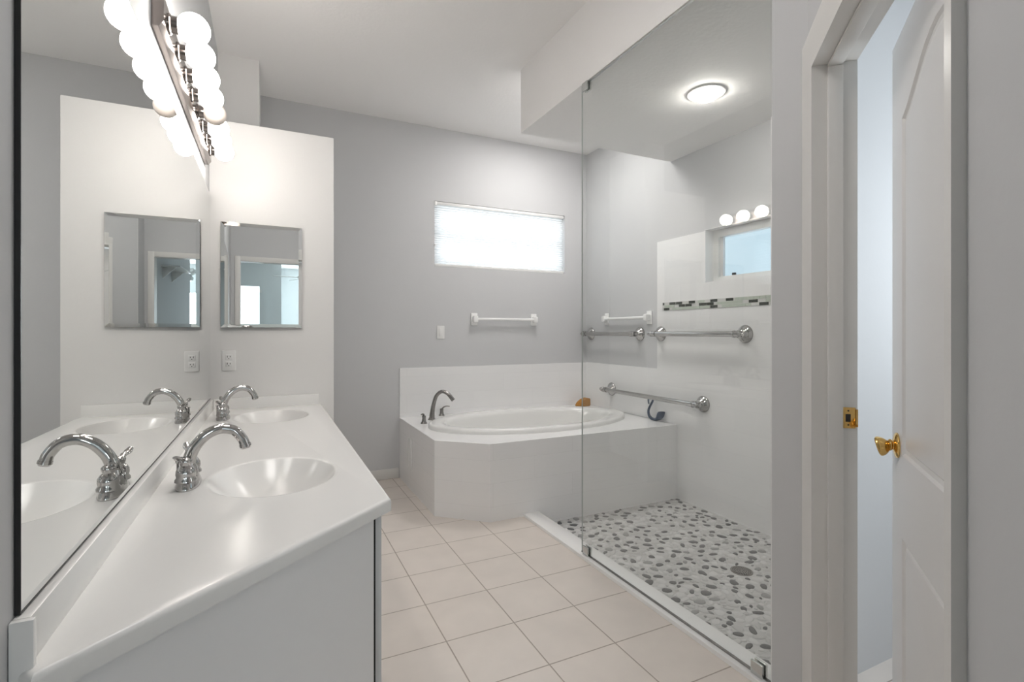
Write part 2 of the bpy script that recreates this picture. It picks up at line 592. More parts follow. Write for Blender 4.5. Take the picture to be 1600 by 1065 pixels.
# mosaic strip
b = BM()
box(b, x - .003, 1.19, 1.417, x, 3.185, 1.482)
random.seed(3)
rows = (1.418, 1.4395, 1.461)
import_c, import_s = math.cos(math.atan(380 / 787.)), math.sin(math.atan(380 / 787.))
darks = [(3.181, 3.163, 2), (3.105, 3.037, 2), (3.034, 2.967, 2), (3.168, 3.105, 0), (3.001, 2.938, 1), (2.934, 2.868, 1),
         (2.897, 2.834, 2), (2.796, 2.726, 1), (2.725, 2.658, 1), (2.688, 2.624, 2), (2.688, 2.622, 0), (2.549, 2.485, 2),
         (2.36, 2.29, 1), (2.28, 2.21, 0)]
taken = [[], [], []]
for y0, y1, r in darks:
    box(b, x - .0055, y1, rows[r], x - .001, y0 - .002, rows[r] + .0195, mi=1)
    taken[r].append((y1, y0))
for r in range(3):
    y = 3.183 - r * 0.022
    while y > 1.25:
        w = random.choice((0.066, 0.066, 0.045))
        if not any(y1 < y + .004 and y0 > y - w - .004 for y1, y0 in taken[r]):
            box(b, x - .005, y - w + .002, rows[r], x - .001, y, rows[r] + .0195, mi=2)
        y -= w
struct('trim_mosaic', b, [M['grout'], M['mosaic_dark'], M['mosaic']])

# shower floor with its pebbles
random.seed(11)
b = BM()
fz = -0.074
x0, x1, y0, y1 = 1.66, x, 1.188, 3.03
box(b, x0 - .01, y0 - .02, fz - .04, x1 + .01, y1 + .01, fz)
grid = {}
def free(px, py, r):
    gx, gy = int(px / .06), int(py / .06)
    for i in range(gx - 1, gx + 2):
        for j in range(gy - 1, gy + 2):
            for (qx, qy, qr) in grid.get((i, j), ()):
                if (px - qx) ** 2 + (py - qy) ** 2 < (r + qr) ** 2:
                    return False
    return True
peb = []
for R0, R1, tries in ((.022, .028, 900), (.017, .021, 3500), (.012, .016, 9000), (.008, .011, 5000)):
    for _ in range(tries):
        r = random.uniform(R0, R1)
        px, py = random.uniform(x0 + r, x1 - r), random.uniform(y0 + r, y1 - r)
        if (px - 2.344) ** 2 + (py - 1.947) ** 2 < (.062 + r) ** 2:
            continue
        if free(px, py, r * .86):
            grid.setdefault((int(px / .06), int(py / .06)), []).append((px, py, r * .86))
            peb.append((px, py, r))
dark_at = []
for px, py, r in peb:
    a0 = random.uniform(0, PI)
    el = random.uniform(0.5, 0.85)
    n = 11
    k = random.random()
    small = r < .0122
    mi = 1 if k < (.05 if small else .42) else 2 if k < (.10 if small else .56) else 3 if k < .75 else 4
    if mi < 3:
        if any((px - q[0]) ** 2 + (py - q[1]) ** 2 < ((r + q[2]) * 1.15) ** 2 for q in dark_at):
            mi = 3 if k < .3 else 4
        else:
            dark_at.append((px, py, r))
    ph = random.uniform(0, 6)
    ca, sa = math.cos(a0), math.sin(a0)
    rings = []
    for fr, h in ((1.0, 0.0), (0.93, .0022), (0.75, .0036)):
        ring = []
        for i in range(n):
            t = 2 * PI * i / n
            w = 1 + .10 * math.sin(2 * t + ph) + .07 * math.sin(3 * t + 2 * ph)
            lx, ly = r * 1.12 * w * fr * math.cos(t), r * 1.12 * el * w * fr * math.sin(t)
            ring.append(b.verts.new((px + lx * ca - ly * sa, py + lx * sa + ly * ca, fz + h)))
        rings.append(ring)
    bridge(b, rings[0], rings[1], mi); bridge(b, rings[1], rings[2], mi)
    f = b.faces.new(rings[2]); f.material_index = mi
struct('floor_shower', b, [M['peb_grout'], M['peb_a'], M['peb_b'], M['peb_c'], M['peb_d']], angle=50,
       label='grey and white pebble mosaic shower floor', cat='floor')
# threshold
b = BM(); box(b, 1.545, 1.05, -0.1, 1.662, 3.03, 0.018, 0.0015)
struct('trim_threshold', b, M['ceramic'])
# baseboards
b = BM(); box(b, -0.058, YB - .014, 0, 1.0, YB, 0.085, 0.003)
struct('baseboard_back', b, M['trim'])
b = BM(); prism(b, [(1.57, 1.05), (1.57, 1.0), (1.575, 1.05)], 0, .001)
b.free()

# ------------------------------------------------------------------ toilet-room door: casing, jamb, leaf
CW = 0.108
def casing_bm():
    b = BM()
    # strike side, mitred: (offset from opening, protrusion) profile
    prof = [(0, 0), (0, .010), (.006, .012), (.014, .009), (.05, .014), (.085, .018), (.1, .018), (CW, .016), (CW, 0)]
    si, zi = SJ1 + .006, DH + .006
    def ring(z_low, which):
        return None
    lo = [b.verts.new((*sd(si + o, .368 - p), 0)) for o, p in prof]
    mid = [b.verts.new((*sd(si + o, .368 - p), zi + o)) for o, p in prof]
    s_end = SJ0 - .006
    end = [b.verts.new((*sd(s_end - .02, .368 - p), zi + o)) for o, p in prof]
    n = len(prof)
    for A, B in ((lo, mid), (mid, end)):
        for i in range(n):
            b.faces.new((A[i], A[(i + 1) % n], B[(i + 1) % n], B[i]))
    b.faces.new(lo[::-1]); b.faces.new(end)
    # hinge side: narrow board
    hs = [sd(0.873, .368), sd(0.873, .350), sd(0.899, .352), sd(0.901, .357), sd(0.901, .368)]
    prism(b, hs, 0, zi + .05)
    return b
cas = struct('trim_1', casing_bm(), M['trim'], angle=20, label='white moulded casing around the angled doorway', cat='door casing')
jr = sempty('trim_2', (*sd(1.32, .41), 0), 'white door jamb with stop around the angled doorway', 'door jamb')
b = BM()
def sbox(b, s0, s1, d0, d1, z0, z1, bev=0):
    prism(b, [sd(s0, d0), sd(s0, d1), sd(s1, d1), sd(s1, d0)], z0, z1, bev=bev)
sbox(b, SJ1, SJ1 + .018, .355, .475, 0, DH)
sbox(b, SJ0 - .018, SJ0, .355, .475, 0, DH)
sbox(b, SJ0 - .018, SJ1 + .018, .355, .475, DH, DH + .018)
struct('jamb', b, M['trim'], jr)
b = BM()
sbox(b, SJ1 - .011, SJ1, .397, .436, 0, DH - .011, .002); sbox(b, SJ0, SJ0 + .011, .397, .436, 0, DH - .011, .002)
sbox(b, SJ0, SJ1, .397, .436, DH - .011, DH, .002)
struct('door_stop', b, M['trim'], jr)
b = BM()
sp = obj('strike_plate', (lambda q: (sbox(q, SJ1 - .0025, SJ1 + .001, .437, .470, .955, 1.017, .001),
                                    [sbox(q, SJ1 - .0055 - .006 * k * .5, SJ1 - .002 - .006 * k * .5, .470 + .004 * k, .475 + .004 * k, .960 + .002 * k, 1.012 - .002 * k) for k in range(1)], q)[2])(b), M['brass'], jr)
sp['label'] = 'brass strike plate'
b = BM()
sbox(b, SJ1 - .0032, SJ1 - .001, .444, .457, .974, .997); sbox(b, SJ1 - .0032, SJ1 - .001, .449, .453, .963, .967); sbox(b, SJ1 - .0032, SJ1 - .001, .449, .453, 1.005, 1.009)
obj('latch_hole', b, M['dark'], sp)

# door leaf: free edge (nearest the jamb) at s 1.694, d .545, swung a few degrees into the toilet room
DW, DT, DA = 0.815, 0.035, math.radians(7.5)
fx, fy = sd(1.694, .545)
wd = Vector((1 / R2, 1 / R2, 0)); dd = Vector((1 / R2, -1 / R2, 0))
along = -(wd * math.cos(DA) + dd * math.sin(DA))        # from the free edge to the hinges
inn = (dd * math.cos(DA) - wd * math.sin(DA))           # through the leaf, away from the camera
door = sempty('door_1', (fx, fy, 0.01), 'white two panel door with arched top panel, standing ajar', 'door')
def dp(u, z, w):
    return Vector((fx, fy, 0)) + along * u + inn * w + Vector((0, 0, z))
b = BM()
st = 0.112
def panel_poly(z0, z1, rise, n=14):
    L = [(st, z0), (DW - st, z0), (DW - st, z1)]
    for k in range(1, n):
        t = k / n
        uu = (DW - st) + (2 * st - DW) * t
        sh = math.sin(PI * t) ** 1.4
        L.append((uu, z1 + rise * sh))
    L.append((st, z1))
    return L
up = panel_poly(0.918, 1.800, 0.105)
lowp = panel_poly(0.25, 0.700, 0.0)
def shrink(poly, k):
    return inset(poly, k)
for w0, sg in ((0.0, 1), (DT, -1)):
    loops = holed(b, [(0, .012), (DW, .012), (DW, 2.032), (0, 2.032)], [up, lowp], lambda p, q: dp(p, q, w0))
    for pol, lp in ((up, loops[1]), (lowp, loops[2])):
        prev = lp
        for ins, dep in ((.006, .006), (.016, .008), (.022, .004), (.045, .0015)):
            cur = [b.verts.new(dp(p[0], p[1], w0 + sg * dep)) for p in shrink(pol, ins)]
            bridge(b, prev, cur); prev = cur
        b.faces.new(prev)
    if w0 == 0:
        front = loops[0]
    else:
        bridge(b, front, loops[0])
leaf = struct('leaf', b, M['door'], door, angle=25)
b = BM()
ku, kz = 0.062, 0.934
c0 = dp(ku, kz, 0)
lathe(b, c0, -inn, [(.034, 0), (.034, .003), (.031, .006), (.020, .009), (.016, .010)], 32)
kn = obj('knob_rosette', b, M['brass'], door); kn['label'] = 'round brass rosette'
b = BM()
lathe(b, c0, -inn, [(.0135, .006), (.0125, .012), (.0155, .015), (.016, .018), (.0125, .021)], 24)
ax = (-inn + Vector((0, 0, -.32)) + along * -0.2).normalized()
lathe(b, c0 - inn * .018, ax, [(.010, 0), (.014, .003), (.0205, .009), (.0250, .016), (.0268, .0215), (.0262, .0255), (.0235, .028), (.019, .0275), (.010, .0262), (0, .0258)], 28)
obj('door_knob', b, M['brass'], door)['label'] = 'brass knob'
b = BM()
lathe(b, dp(ku, kz, DT), inn, [(.034, 0), (.034, .003), (.028, .007), (.0125, .010), (.0125, .025), (.024, .036), (.027, .046), (.02, .056), (0, .058)], 28)
obj('door_knob', b, M['brass'], door)['label'] = 'brass knob on the far side'

# doorway behind the camera
b = BM()
def ywall_casing(b, x0, x1, z1, yf, w=.057, t=.016):
    box(b, x0 - w, yf, 0, x0, yf + t, z1 + w, .003); box(b, x1, yf, 0, x1 + w, yf + t, z1 + w, .003)
    box(b, x0, yf, z1, x1, yf + t, z1 + w, .003)
ywall_casing(b, DX0, DX1, DH, -0.06)
struct('trim_3', b, M['trim'])
b = BM()
box(b, DX0 - .018, -0.165, 0, DX0, -0.055, DH); box(b, DX1, -0.165, 0, DX1 + .018, -0.055, DH)
box(b, DX0 - .018, -0.165, DH, DX1 + .018, -0.055, DH + .018)
struct('trim_4', b, M['trim'])

# ------------------------------------------------------------------ windows
w1 = sempty('window_1', (1.99, YB + .09, WZ0))
b = BM()
f = .035
ya, yb = YB + .07, YB + .115
box(b, WX0, ya, WZ0 + f, WX0 + f, yb, WZ1 - f); box(b, WX1 - f, ya, WZ0 + f, WX1, yb, WZ1 - f)
box(b, WX0, ya, WZ0, WX1, yb, WZ0 + f); box(b, WX0, ya, WZ1 - f, WX1, yb, WZ1)
box(b, WX0, ya + .005, 2.10, WX1, yb - .005, 2.135)
struct('window_frame', b, M['plastic'], w1)
b = BM(); box(b, WX0 + .03, YB + .088, WZ0 + .03, WX1 - .03, YB + .092, WZ1 - .03)
struct('pane', b, M['pane'], w1)
sh = thing('pleated_blind', 'white pleated blind filling the window above the bathtub', 'blind', (1.99, YB + .02, WZ0))
b = BM()
z = WZ0 + .022
zt = WZ1 - .028
n = 54
for i in range(2):
    pts = []
    for k in range(n + 1):
        zz = z + (zt - z) * k / n
        pts.append((YB + .022 + (.007 if k % 2 else -.003) * (1 if i == 0 else -1) + (.0 if i == 0 else .02), zz))
    A = [b.verts.new((WX0 + .006, p[0], p[1])) for p in pts]
    B = [b.verts.new((WX1 - .012, p[0], p[1])) for p in pts]
    for k in range(n):
        b.faces.new((A[k], B[k], B[k + 1], A[k + 1]))
    if i == 0:
        break
obj('shade_fabric', b, M['shade'], sh, angle=0)
b = BM(); box(b, WX0 + .004, YB + .003, zt - .002, WX1 - .006, YB + .04, WZ1 - .002, .004)
obj('head_rail', b, M['plastic'], sh)
b = BM(); box(b, WX0 + .004, YB + .006, WZ0 + .001, WX1 - .008, YB + .036, z + .002, .004)
obj('bottom_rail', b, M['plastic'], sh)
b = BM(); box(b, WX0 - .006, YB - .012, 2.004, WX0 + .012, YB + .004, 2.02, .003)
obj('cord_cleat', b, M['plastic'], sh)
b = BM(); box(b, WX0 - .002, YB - .006, WZ1 - .04, WX0 + .022, YB + .004, WZ1 - .004, .003)
obj('rail_bracket', b, M['plastic'], sh)

w2 = sempty('window_2', (XR + .1, 2.23, VZ0))
b = BM()
f = .052
xa, xb = XR + .072, XR + .125
box(b, xa, VY0, VZ0 + .042, xb, VY0 + f, VZ1 - .058); box(b, xa, VY1 - f, VZ0 + .042, xb, VY1, VZ1 - .058)
box(b, xa, VY0, VZ0, xb, VY1, VZ0 + .042); box(b, xa, VY0, VZ1 - .058, xb, VY1, VZ1)
box(b, xa + .02, VY1 - f - .024, VZ0 + .042, xb - .01, VY1 - f, VZ1 - .058)
struct('window_frame', b, M['plastic'], w2)
b = BM(); box(b, XR + .1, VY0 + .04, VZ0 + .03, XR + .104, VY1 - .04, VZ1 - .04)
struct('pane', b, M['pane'], w2)
b = BM(); box(b, xa + .004, 2.548, VZ0 + .040, xa + .022, 2.572, VZ0 + .060, .002)
o = struct('window_latch', b, M['dark'], w2); o['label'] = 'small dark latch'
# white painted reveal of the shower window
b = BM()
box(b, XR - .009, VY1 - .004, VZ0 + .0035, xa - .0005, VY1 - .0003, VZ1 - .004); box(b, XR - .009, VY0 + .0003, VZ0 + .0035, xa - .0005, VY0 + .004, VZ1 - .004)
box(b, XR - .009, VY0 + .0003, VZ1 - .0038, xa - .0005, VY1 - .0003, VZ1 - .0003)
struct('trim_5', b, M['ceramic'])

# bedroom windows
w3 = sempty('window_3', (-0.55, -4.93, 0.85))
b = BM()
for (xa_, xb_, za_, zb_) in ((-1.15, -1.1, .85, 2.04), (-.01, .04, .85, 2.04), (-1.15, .04, .85, .9), (-1.15, .04, 1.99, 2.04), (-1.15, .04, 1.80, 1.83), (-.6, -.56, .85, 2.04)):
    box(b, xa_, -4.96, za_, xb_, -4.89, zb_)
box(b, -1.2, -4.885, 2.04, .09, -4.865, 2.1)
struct('window_frame', b, M['trim'], w3)
b = BM(); box(b, .05, -4.89, 0.0, .18, -4.84, 2.03)
o = obj('window_drape', b, M['bedroom']); tag(o, 'blue grey drape hanging beside the bedroom window, seen in the cabinet mirror', 'curtain')
w4 = sempty('window_4', (1.56, -6.62, 0.9))
b = BM()
for (xa_, xb_, za_, zb_) in ((1.12, 1.16, .9, 2.1), (1.96, 2.0, .9, 2.1), (1.12, 2.0, .9, .94), (1.12, 2.0, 2.06, 2.1), (1.12, 2.0, 1.5, 1.53)):
    box(b, xa_, -6.66, za_, xb_, -6.59, zb_)
struct('window_frame', b, M['trim'], w4)

# ------------------------------------------------------------------ vanity
CZ = 0.81
cpoly = [(XL + .001, 0.858), (-0.268, 0.829), (0.287, 1.318), (0.287, YW - .001), (XL + .001, YW - .001)]
van = thing('vanity_cabinet', 'white vanity cabinet with a diagonal near end under the sink counter', 'cabinet', (0, 2.1, 0))
b = BM()
LP = 0.034
e = Vector((cpoly[2][0] - cpoly[1][0], cpoly[2][1] - cpoly[1][1])).normalized()
nrm = Vector((-e.y, e.x))              # into the cabinet
q0 = Vector(cpoly[1]) + nrm * .011
def diag_y(xx):
    return q0.y + (xx - q0.x) * e.y / e.x
body = [(XL + .002, .870), (-.262, diag_y(-.262)), (0.237, diag_y(.237)), (0.237, YW - .002), (XL + .002, YW - .002)]
b.faces.remove(prism(b, body, 0.095, CZ - LP - .0005)[1])          # open top: the bowls hang into it
obj('body', b, M['cab'], van)
b = BM()
prism(b, [(XL + .002, .870), (-.262, diag_y(-.262)), (0.18, diag_y(.18)), (0.18, YW - .002), (XL + .002, YW - .002)], 0.0, .095)
obj('toe_kick', b, M['cab'], van)
ys = [diag_y(.262) + .004, 1.79, 2.27, 2.75, YW - .004]
for k in range(4):
    b = BM(); box(b, .2425, ys[k] + .002, .105, .262, ys[k + 1] - .002, CZ - LP - .006, .0015)
    d = obj('door', b, M['cab'], van)
    b = BM(); lathe(b, (.262, ys[k] + (.43 if k % 2 == 0 else .05), .66), (1, 0, 0), [(.006, 0), (.006, .012), (.014, .018), (.013, .024), (0, .026)], 16)
    obj('door_knob', b, M['chrome'], d)
b = BM(); box(b, .237, diag_y(.24) + .003, .105, .2424, YW - .004, CZ - LP - .004)  # dark sheet standing in for the shadow between body and doors
obj('door_gap_shade', b, M['dark'], van)

top = thing('vanity_countertop', 'white cultured marble counter with two oval sinks and a diagonal near end', 'countertop', (0, 2.1, CZ))
b = BM()
qi = round_slab(b, cpoly, CZ - LP, CZ, .010)
SINKS = ((0.0155, 1.685), (0.0155, 2.88))
NB = 64
BA, BB = .172, .213
holes = [ell(cx, cy, BA + .012, BB + .012, NB) for cx, cy in SINKS]
loops = holed(b, qi, holes, lambda p, q: (p, q, CZ))
bmesh.ops.remove_doubles(b, verts=b.verts, dist=.0002)
obj('counter_slab', b, M['counter'], top, angle=40)
for cx, cy in SINKS:
    b = BM()
    prev = None
    prof = [(1.0, .012, 0), (1.0, .006, -.0003), (1.0, .002, -.0012), (1.0, 0, -.003)] + [(q, 0, -.003 - .118 * (1 - q ** 2.0)) for q in (.97, .93, .88, .82, .75, .67, .58, .48, .37, .25, .13)]
    for k, ex, dz in prof:
        cur = [b.verts.new((p[0], p[1], CZ + dz)) for p in ell(cx, cy, BA * k + ex, BB * k + ex, NB)]
        if prev:
            bridge(b, prev, cur)
        prev = cur
    b.faces.new(prev)
    o = obj('sink_bowl', b, M['counter'], top, angle=60)
    b = BM(); lathe(b, (cx, cy, CZ - .1185), (0, 0, 1), [(.022, 0), (.022, .002), (.017, .004), (.012, .003), (0, .0035)], 24)
    obj('sink_drain', b, M['chrome'], o)
b = BM(); box(b, XL + .001, .8585, CZ - .0005, -.277, YW - .001, .872, .0015)
box(b, XL + .001, .848, CZ - .12, -.2715, .858, .872, .001)
obj('backsplash', b, M['counter'], top)
b = BM(); box(b, -.276, YW - .02, CZ - .0005, .270, YW - .001, .872, .0015)
obj('side_splash', b, M['counter'], top)

# faucets: built once in local coordinates (spout towards +x, handles along y)
def make_faucet():
    t = thing('sink_faucet', '', 'faucet', (-.205, 1.685, CZ), 0, 'chrome two-handle sink faucets')
    b = BM()
    def oval(a, bb, z, n=40):
        return [b.verts.new((a * abs(math.cos(2 * PI * k / n)) ** .8 * (1 if math.cos(2 * PI * k / n) >= 0 else -1), bb * math.sin(2 * PI * k / n), z)) for k in range(n)]
    prev = None
    for a, bb, z in ((.031, .081, 0), (.0315, .0815, .004), (.030, .080, .008), (.026, .075, .018), (.0235, .072, .024), (.020, .068, .026)):
        cur = oval(a, bb, z)
        if prev:
            bridge(b, prev, cur)
        else:
            b.faces.new(cur[::-1])
        prev = cur
    b.faces.new(prev)
    obj('base_plate', b, M['chrome'], t, local=True)
    b = BM()
    lathe(b, (0, 0, .022), (0, 0, 1), [(.026, 0), (.0255, .012), (.023, .022), (.0185, .034), (.017, .040)], 28)
    path = spline([(0.0, 0, .050), (.004, 0, .078), (.018, 0, .108), (.044, 0, .136), (.078, 0, .150), (.112, 0, .143), (.134, 0, .118), (.141, 0, .100)], 7)
    tube(b, path, [.017, .0168, .016, .0155, .0150, .0145, .0140, .0145], 20)
    obj('spout', b, M['chrome'], t, local=True)
    b = BM()
    lathe(b, (.141, 0, .101), (.25, 0, -1), [(.0158, 0), (.0160, .008), (.0140, .010), (.0125, .013)], 24)
    obj('aerator', b, M['chrome'], t, local=True)
    for s in (-1, 1):
        b = BM()
        lathe(b, (0, s * .051, .022), (0, 0, 1), [(.027, 0), (.0265, .006), (.0225, .012), (.0245, .020), (.0235, .030), (.018, .039), (.0135, .044), (.0155, .050), (.0165, .057), (.012, .063), (0, .065)], 28)
        h = obj('handle', b, M['chrome'], t, local=True, angle=60)
        b = BM()
        pth = spline([(-.004, s * .049, .079), (-.008, s * .060, .087), (-.013, s * .078, .090), (-.018, s * .097, .099)], 6)
        tube(b, pth, [.0085, .0085, .009, .0105, .007], 14, flat=.5, side=(1, 0, 0))
        obj('lever', b, M['chrome'], h, local=True)
    b = BM()
    tube(b, [(-.026, 0, .02), (-.026, 0, .062)], .003, 10)
    ball(b, (-.026, 0, .066), .006, 14, 8)
    obj('lift_rod', b, M['chrome'], t, local=True)
    return t
f1 = make_faucet()
f2 = copy_tree(f1)
f2.location.y = 2.885
f1['label'] = 'arched chrome sink faucet at the nearer basin of the vanity'
f2['label'] = 'arched chrome sink faucet at the far basin, beside the white partition wall'

# mirror over the counter
mr = thing('vanity_mirror', 'large frameless wall mirror above the vanity counter, with a black near edge', 'mirror', (XL, 2.05, .874))
MY0, MY1, MZ0, MZ1 = .866, YW - .003, .8735, 2.0
b = BM(); box(b, XL + .0005, MY0, MZ0, XL + .0068, MY1, MZ1)
o = obj('mirror_edge', b, M['black'], mr)
b = BM()
vs = [b.verts.new((XL + .0070, y, z)) for y, z in ((MY0 + .0015, MZ0 + .0042), (MY1, MZ0 + .0042), (MY1, MZ1), (MY0 + .0015, MZ1))]
vb = [b.verts.new((XL + .0067, v.co.y, v.co.z)) for v in vs]
b.faces.new(vs); b.faces.new(vb[::-1]); bridge(b, vs, vb)
obj('mirror_glass', b, M['mirror'], mr, angle=0)

# light bar
lb = thing('vanity_light_bar', 'chrome bar with eight round globe bulbs above the vanity mirror', 'vanity light', (XL, 2.36, 2.155))
BY0, BY1, BZ0, BZ1 = 1.705, 3.010, 2.100, 2.210
b = BM()
P = [(0, BZ0), (.017, BZ0), (.030, BZ0 + .018), (.030, BZ1 - .018), (.017, BZ1), (0, BZ1)]
A = [b.verts.new((XL + .0005 + p[0], BY0, p[1])) for p in P]
B = [b.verts.new((XL + .0005 + p[0], BY1, p[1])) for p in P]
bridge(b, A, B); b.faces.new(A); b.faces.new(B[::-1])
obj('back_bar', b, M['bar'], lb, angle=20)
for k in range(8):
    y = 1.79 + .164 * k
    b = BM()
    lathe(b, (XL + .030, y, 2.155), (1, 0, 0), [(.030, 0), (.030, .004), (.025, .007), (.0235, .030), (.021, .032), (.016, .032)], 24)
    s = obj('socket', b, M['bar'], lb)
    b = BM()
    R = .0450
    prof = [(.013, .028), (.014, .034)]
    for i in range(3, 19):
        a = PI * i / 18
        prof.append((R * math.sin(a) if i < 18 else 0, .092 - R * math.cos(a)))
    lathe(b, (XL, y, 2.155), (1, 0, 0), prof, 28)
    o = obj('bulb', b, M['bulb_off'] if k == 4 else M['bulb'], s, angle=60)
    o['label'] = 'unlit frosted globe bulb' if k == 4 else 'lit globe bulb'

# medicine cabinet on the partition
mc = thing('medicine_cabinet', 'small mirror-fronted cabinet hung on the white partition wall above the counter', 'cabinet', (-.032, YW, 1.285))
b = BM(); box(b, -.232, YW - .012, 1.292, .168, YW + .001, 1.846)
obj('cabinet_body', b, M['plastic'], mc)
b = BM()
dl = 0.0136
x0, x1, z0, z1 = -.241, .177, 1.268, 1.855
def mcp(xx, zz, w):
    return (xx, YW - .0215 + dl * (xx + .032) + w, zz)
def rect(i, w):
    return [b.verts.new(mcp(xx, zz, w)) for xx, zz in ((x0 + i, z0 + i), (x1 - i, z0 + i), (x1 - i, z1 - i), (x0 + i, z1 - i))]
back, front_o, front_i = rect(0, .006), rect(0, .002), rect(.019, 0)
bridge(b, back, front_o); bridge(b, front_o, front_i); b.faces.new(front_i); b.faces.new(back[::-1])
obj('mirror_door', b, M['mirror'], mc, angle=0)

# outlet on the partition, switch on the back wall
ol = thing('wall_outlet', 'white duplex outlet on the partition wall beside the vanity mirror', 'outlet', (-.202, YW, 1.08))
b = BM(); box(b, -.236, YW - .006, 1.025, -.168, YW, 1.138, .003)
obj('cover_plate', b, M['plastic'], ol)
for zc_ in (1.062, 1.101):
    b = BM(); box(b, -.219, YW - .0085, zc_ - .015, -.185, YW - .004, zc_ + .015, .003)
    s = obj('receptacle', b, M['plastic'], ol)
    b = BM()
    box(b, -.2105, YW - .0092, zc_ - .002, -.2075, YW - .008, zc_ + .008); box(b, -.1965, YW - .0092, zc_ - .001, -.1935, YW - .008, zc_ + .007)
    lathe(b, (-.202, YW - .0092, zc_ - .008), (0, 1, 0), [(.0025, 0), (.0025, .001)], 10)
    obj('slot', b, M['dark'], s)
sw = thing('light_switch', 'white rocker light switch on the grey back wall left of the towel bar', 'light switch', (1.372, YB, 1.24))
b = BM(); box(b, 1.338, YB - .006, 1.183, 1.408, YB, 1.298, .003)
obj('cover_plate', b, M['plastic'], sw)
b = BM(); box(b, 1.357, YB - .010, 1.207, 1.389, YB - .004, 1.274, .002)
obj('rocker', b, M['plastic'], sw)

# white towel bar
def towel_bar(label, loc, rotz, half):
    t = thing('towel_bar', label, 'towel bar', loc, rotz, 'white ceramic towel bars')
    for xx in (-half, half):
        b = BM()
        box(b, xx - .031, -.014, -.057, xx + .031, 0, .057, .006)
        box(b, xx - .022, -.062, -.03, xx + .022, -.012, .03, .010)
        obj('post', b, M['ceramic'], t, local=True)
    b = BM(); tube(b, [(-half, -.042, 0), (half, -.042, 0)], .0125, 18)
    obj('rail', b, M['ceramic'], t, local=True)
towel_bar('white ceramic towel bar on the grey wall under the window', (1.9975, YB, 1.36), 0, .3075)
towel_bar('white ceramic towel bar on the right wall just above the chrome grab bar', (XR, 3.645, 1.366), -PI / 2, .298)

# ------------------------------------------------------------------ bathtub and its surround
YT = 3.022
DZ = .512
sur = thing('tub_surround', 'white tiled bathtub platform with a chamfered corner', 'tub surround', (1.96, 3.66, 0))
P = [(1.007, YB - .0005), (1.007, 3.290), (1.300, YT), (XR - .0085, YT), (XR - .0085, YB - .0005)]
b = BM()
A = [b.verts.new((p[0], p[1], -.09 if p[1] == YT or p[1] > 4 else 0)) for p in P]
A = [b.verts.new((p[0], p[1], -.09)) for p in P]
for v in list(b.verts)[:5]:
    b.verts.remove(v)
B = [b.verts.new((p[0], p[1], DZ - .006)) for p in P]
for i in range(3):
    b.faces.new((A[i], A[i + 1], B[i + 1], B[i]))
obj('apron', b, M['tile'], sur, angle=20)
TX, TY, TA, TB_ = 1.96, 3.68, .87, .50
b = BM()
lo = [b.verts.new((p[0], p[1], DZ - .006)) for p in P]
md = [b.verts.new((p[0], p[1], DZ - .002)) for p in P]
Pi = inset(P, .004)
loops = holed(b, Pi, [ell(TX, TY, TA - .03, TB_ - .03, 72)], lambda p, q: (p, q, DZ))
bridge(b, lo, md); bridge(b, md, loops[0])
obj('deck', b, M['deck'], sur, angle=20)
b = BM(); box(b, 1.001, 3.885, .165, 1.007, 3.99, .405, .002)
obj('access_panel', b, M['plastic'], sur)['label'] = 'narrow white access panel'
tub = thing('bathtub', 'white oval drop-in bathtub set in the tiled platform', 'bathtub', (TX, TY, DZ))
b = BM()
prev = None
prof = [(0, DZ - .001), (0, DZ + .018), (.004, DZ + .028), (.012, DZ + .034), (.030, DZ + .036), (.085, DZ + .034), (.105, DZ + .030), (.118, DZ + .020), (.126, DZ),
        (.150, DZ - .10), (.180, DZ - .24), (.205, DZ - .33), (.245, DZ - .385), (.31, DZ - .405), (.40, DZ - .41)]
for i, z in prof:
    k = 1.15 if i > .1 else 1.0
    cur = [b.verts.new((p[0], p[1], z)) for p in ell(TX, TY, TA - i * k, TB_ - i, 96)]
    if prev:
        bridge(b, prev, cur)
    prev = cur
b.faces.new(prev)
obj('tub_shell', b, M['tub'], tub, angle=60)
b = BM(); lathe(b, (TX - .45, TY, DZ - .4095), (0, 0, 1), [(.03, 0), (.03, .002), (.02, .004), (0, .004)], 24)
obj('tub_drain', b, M['chrome'], tub)

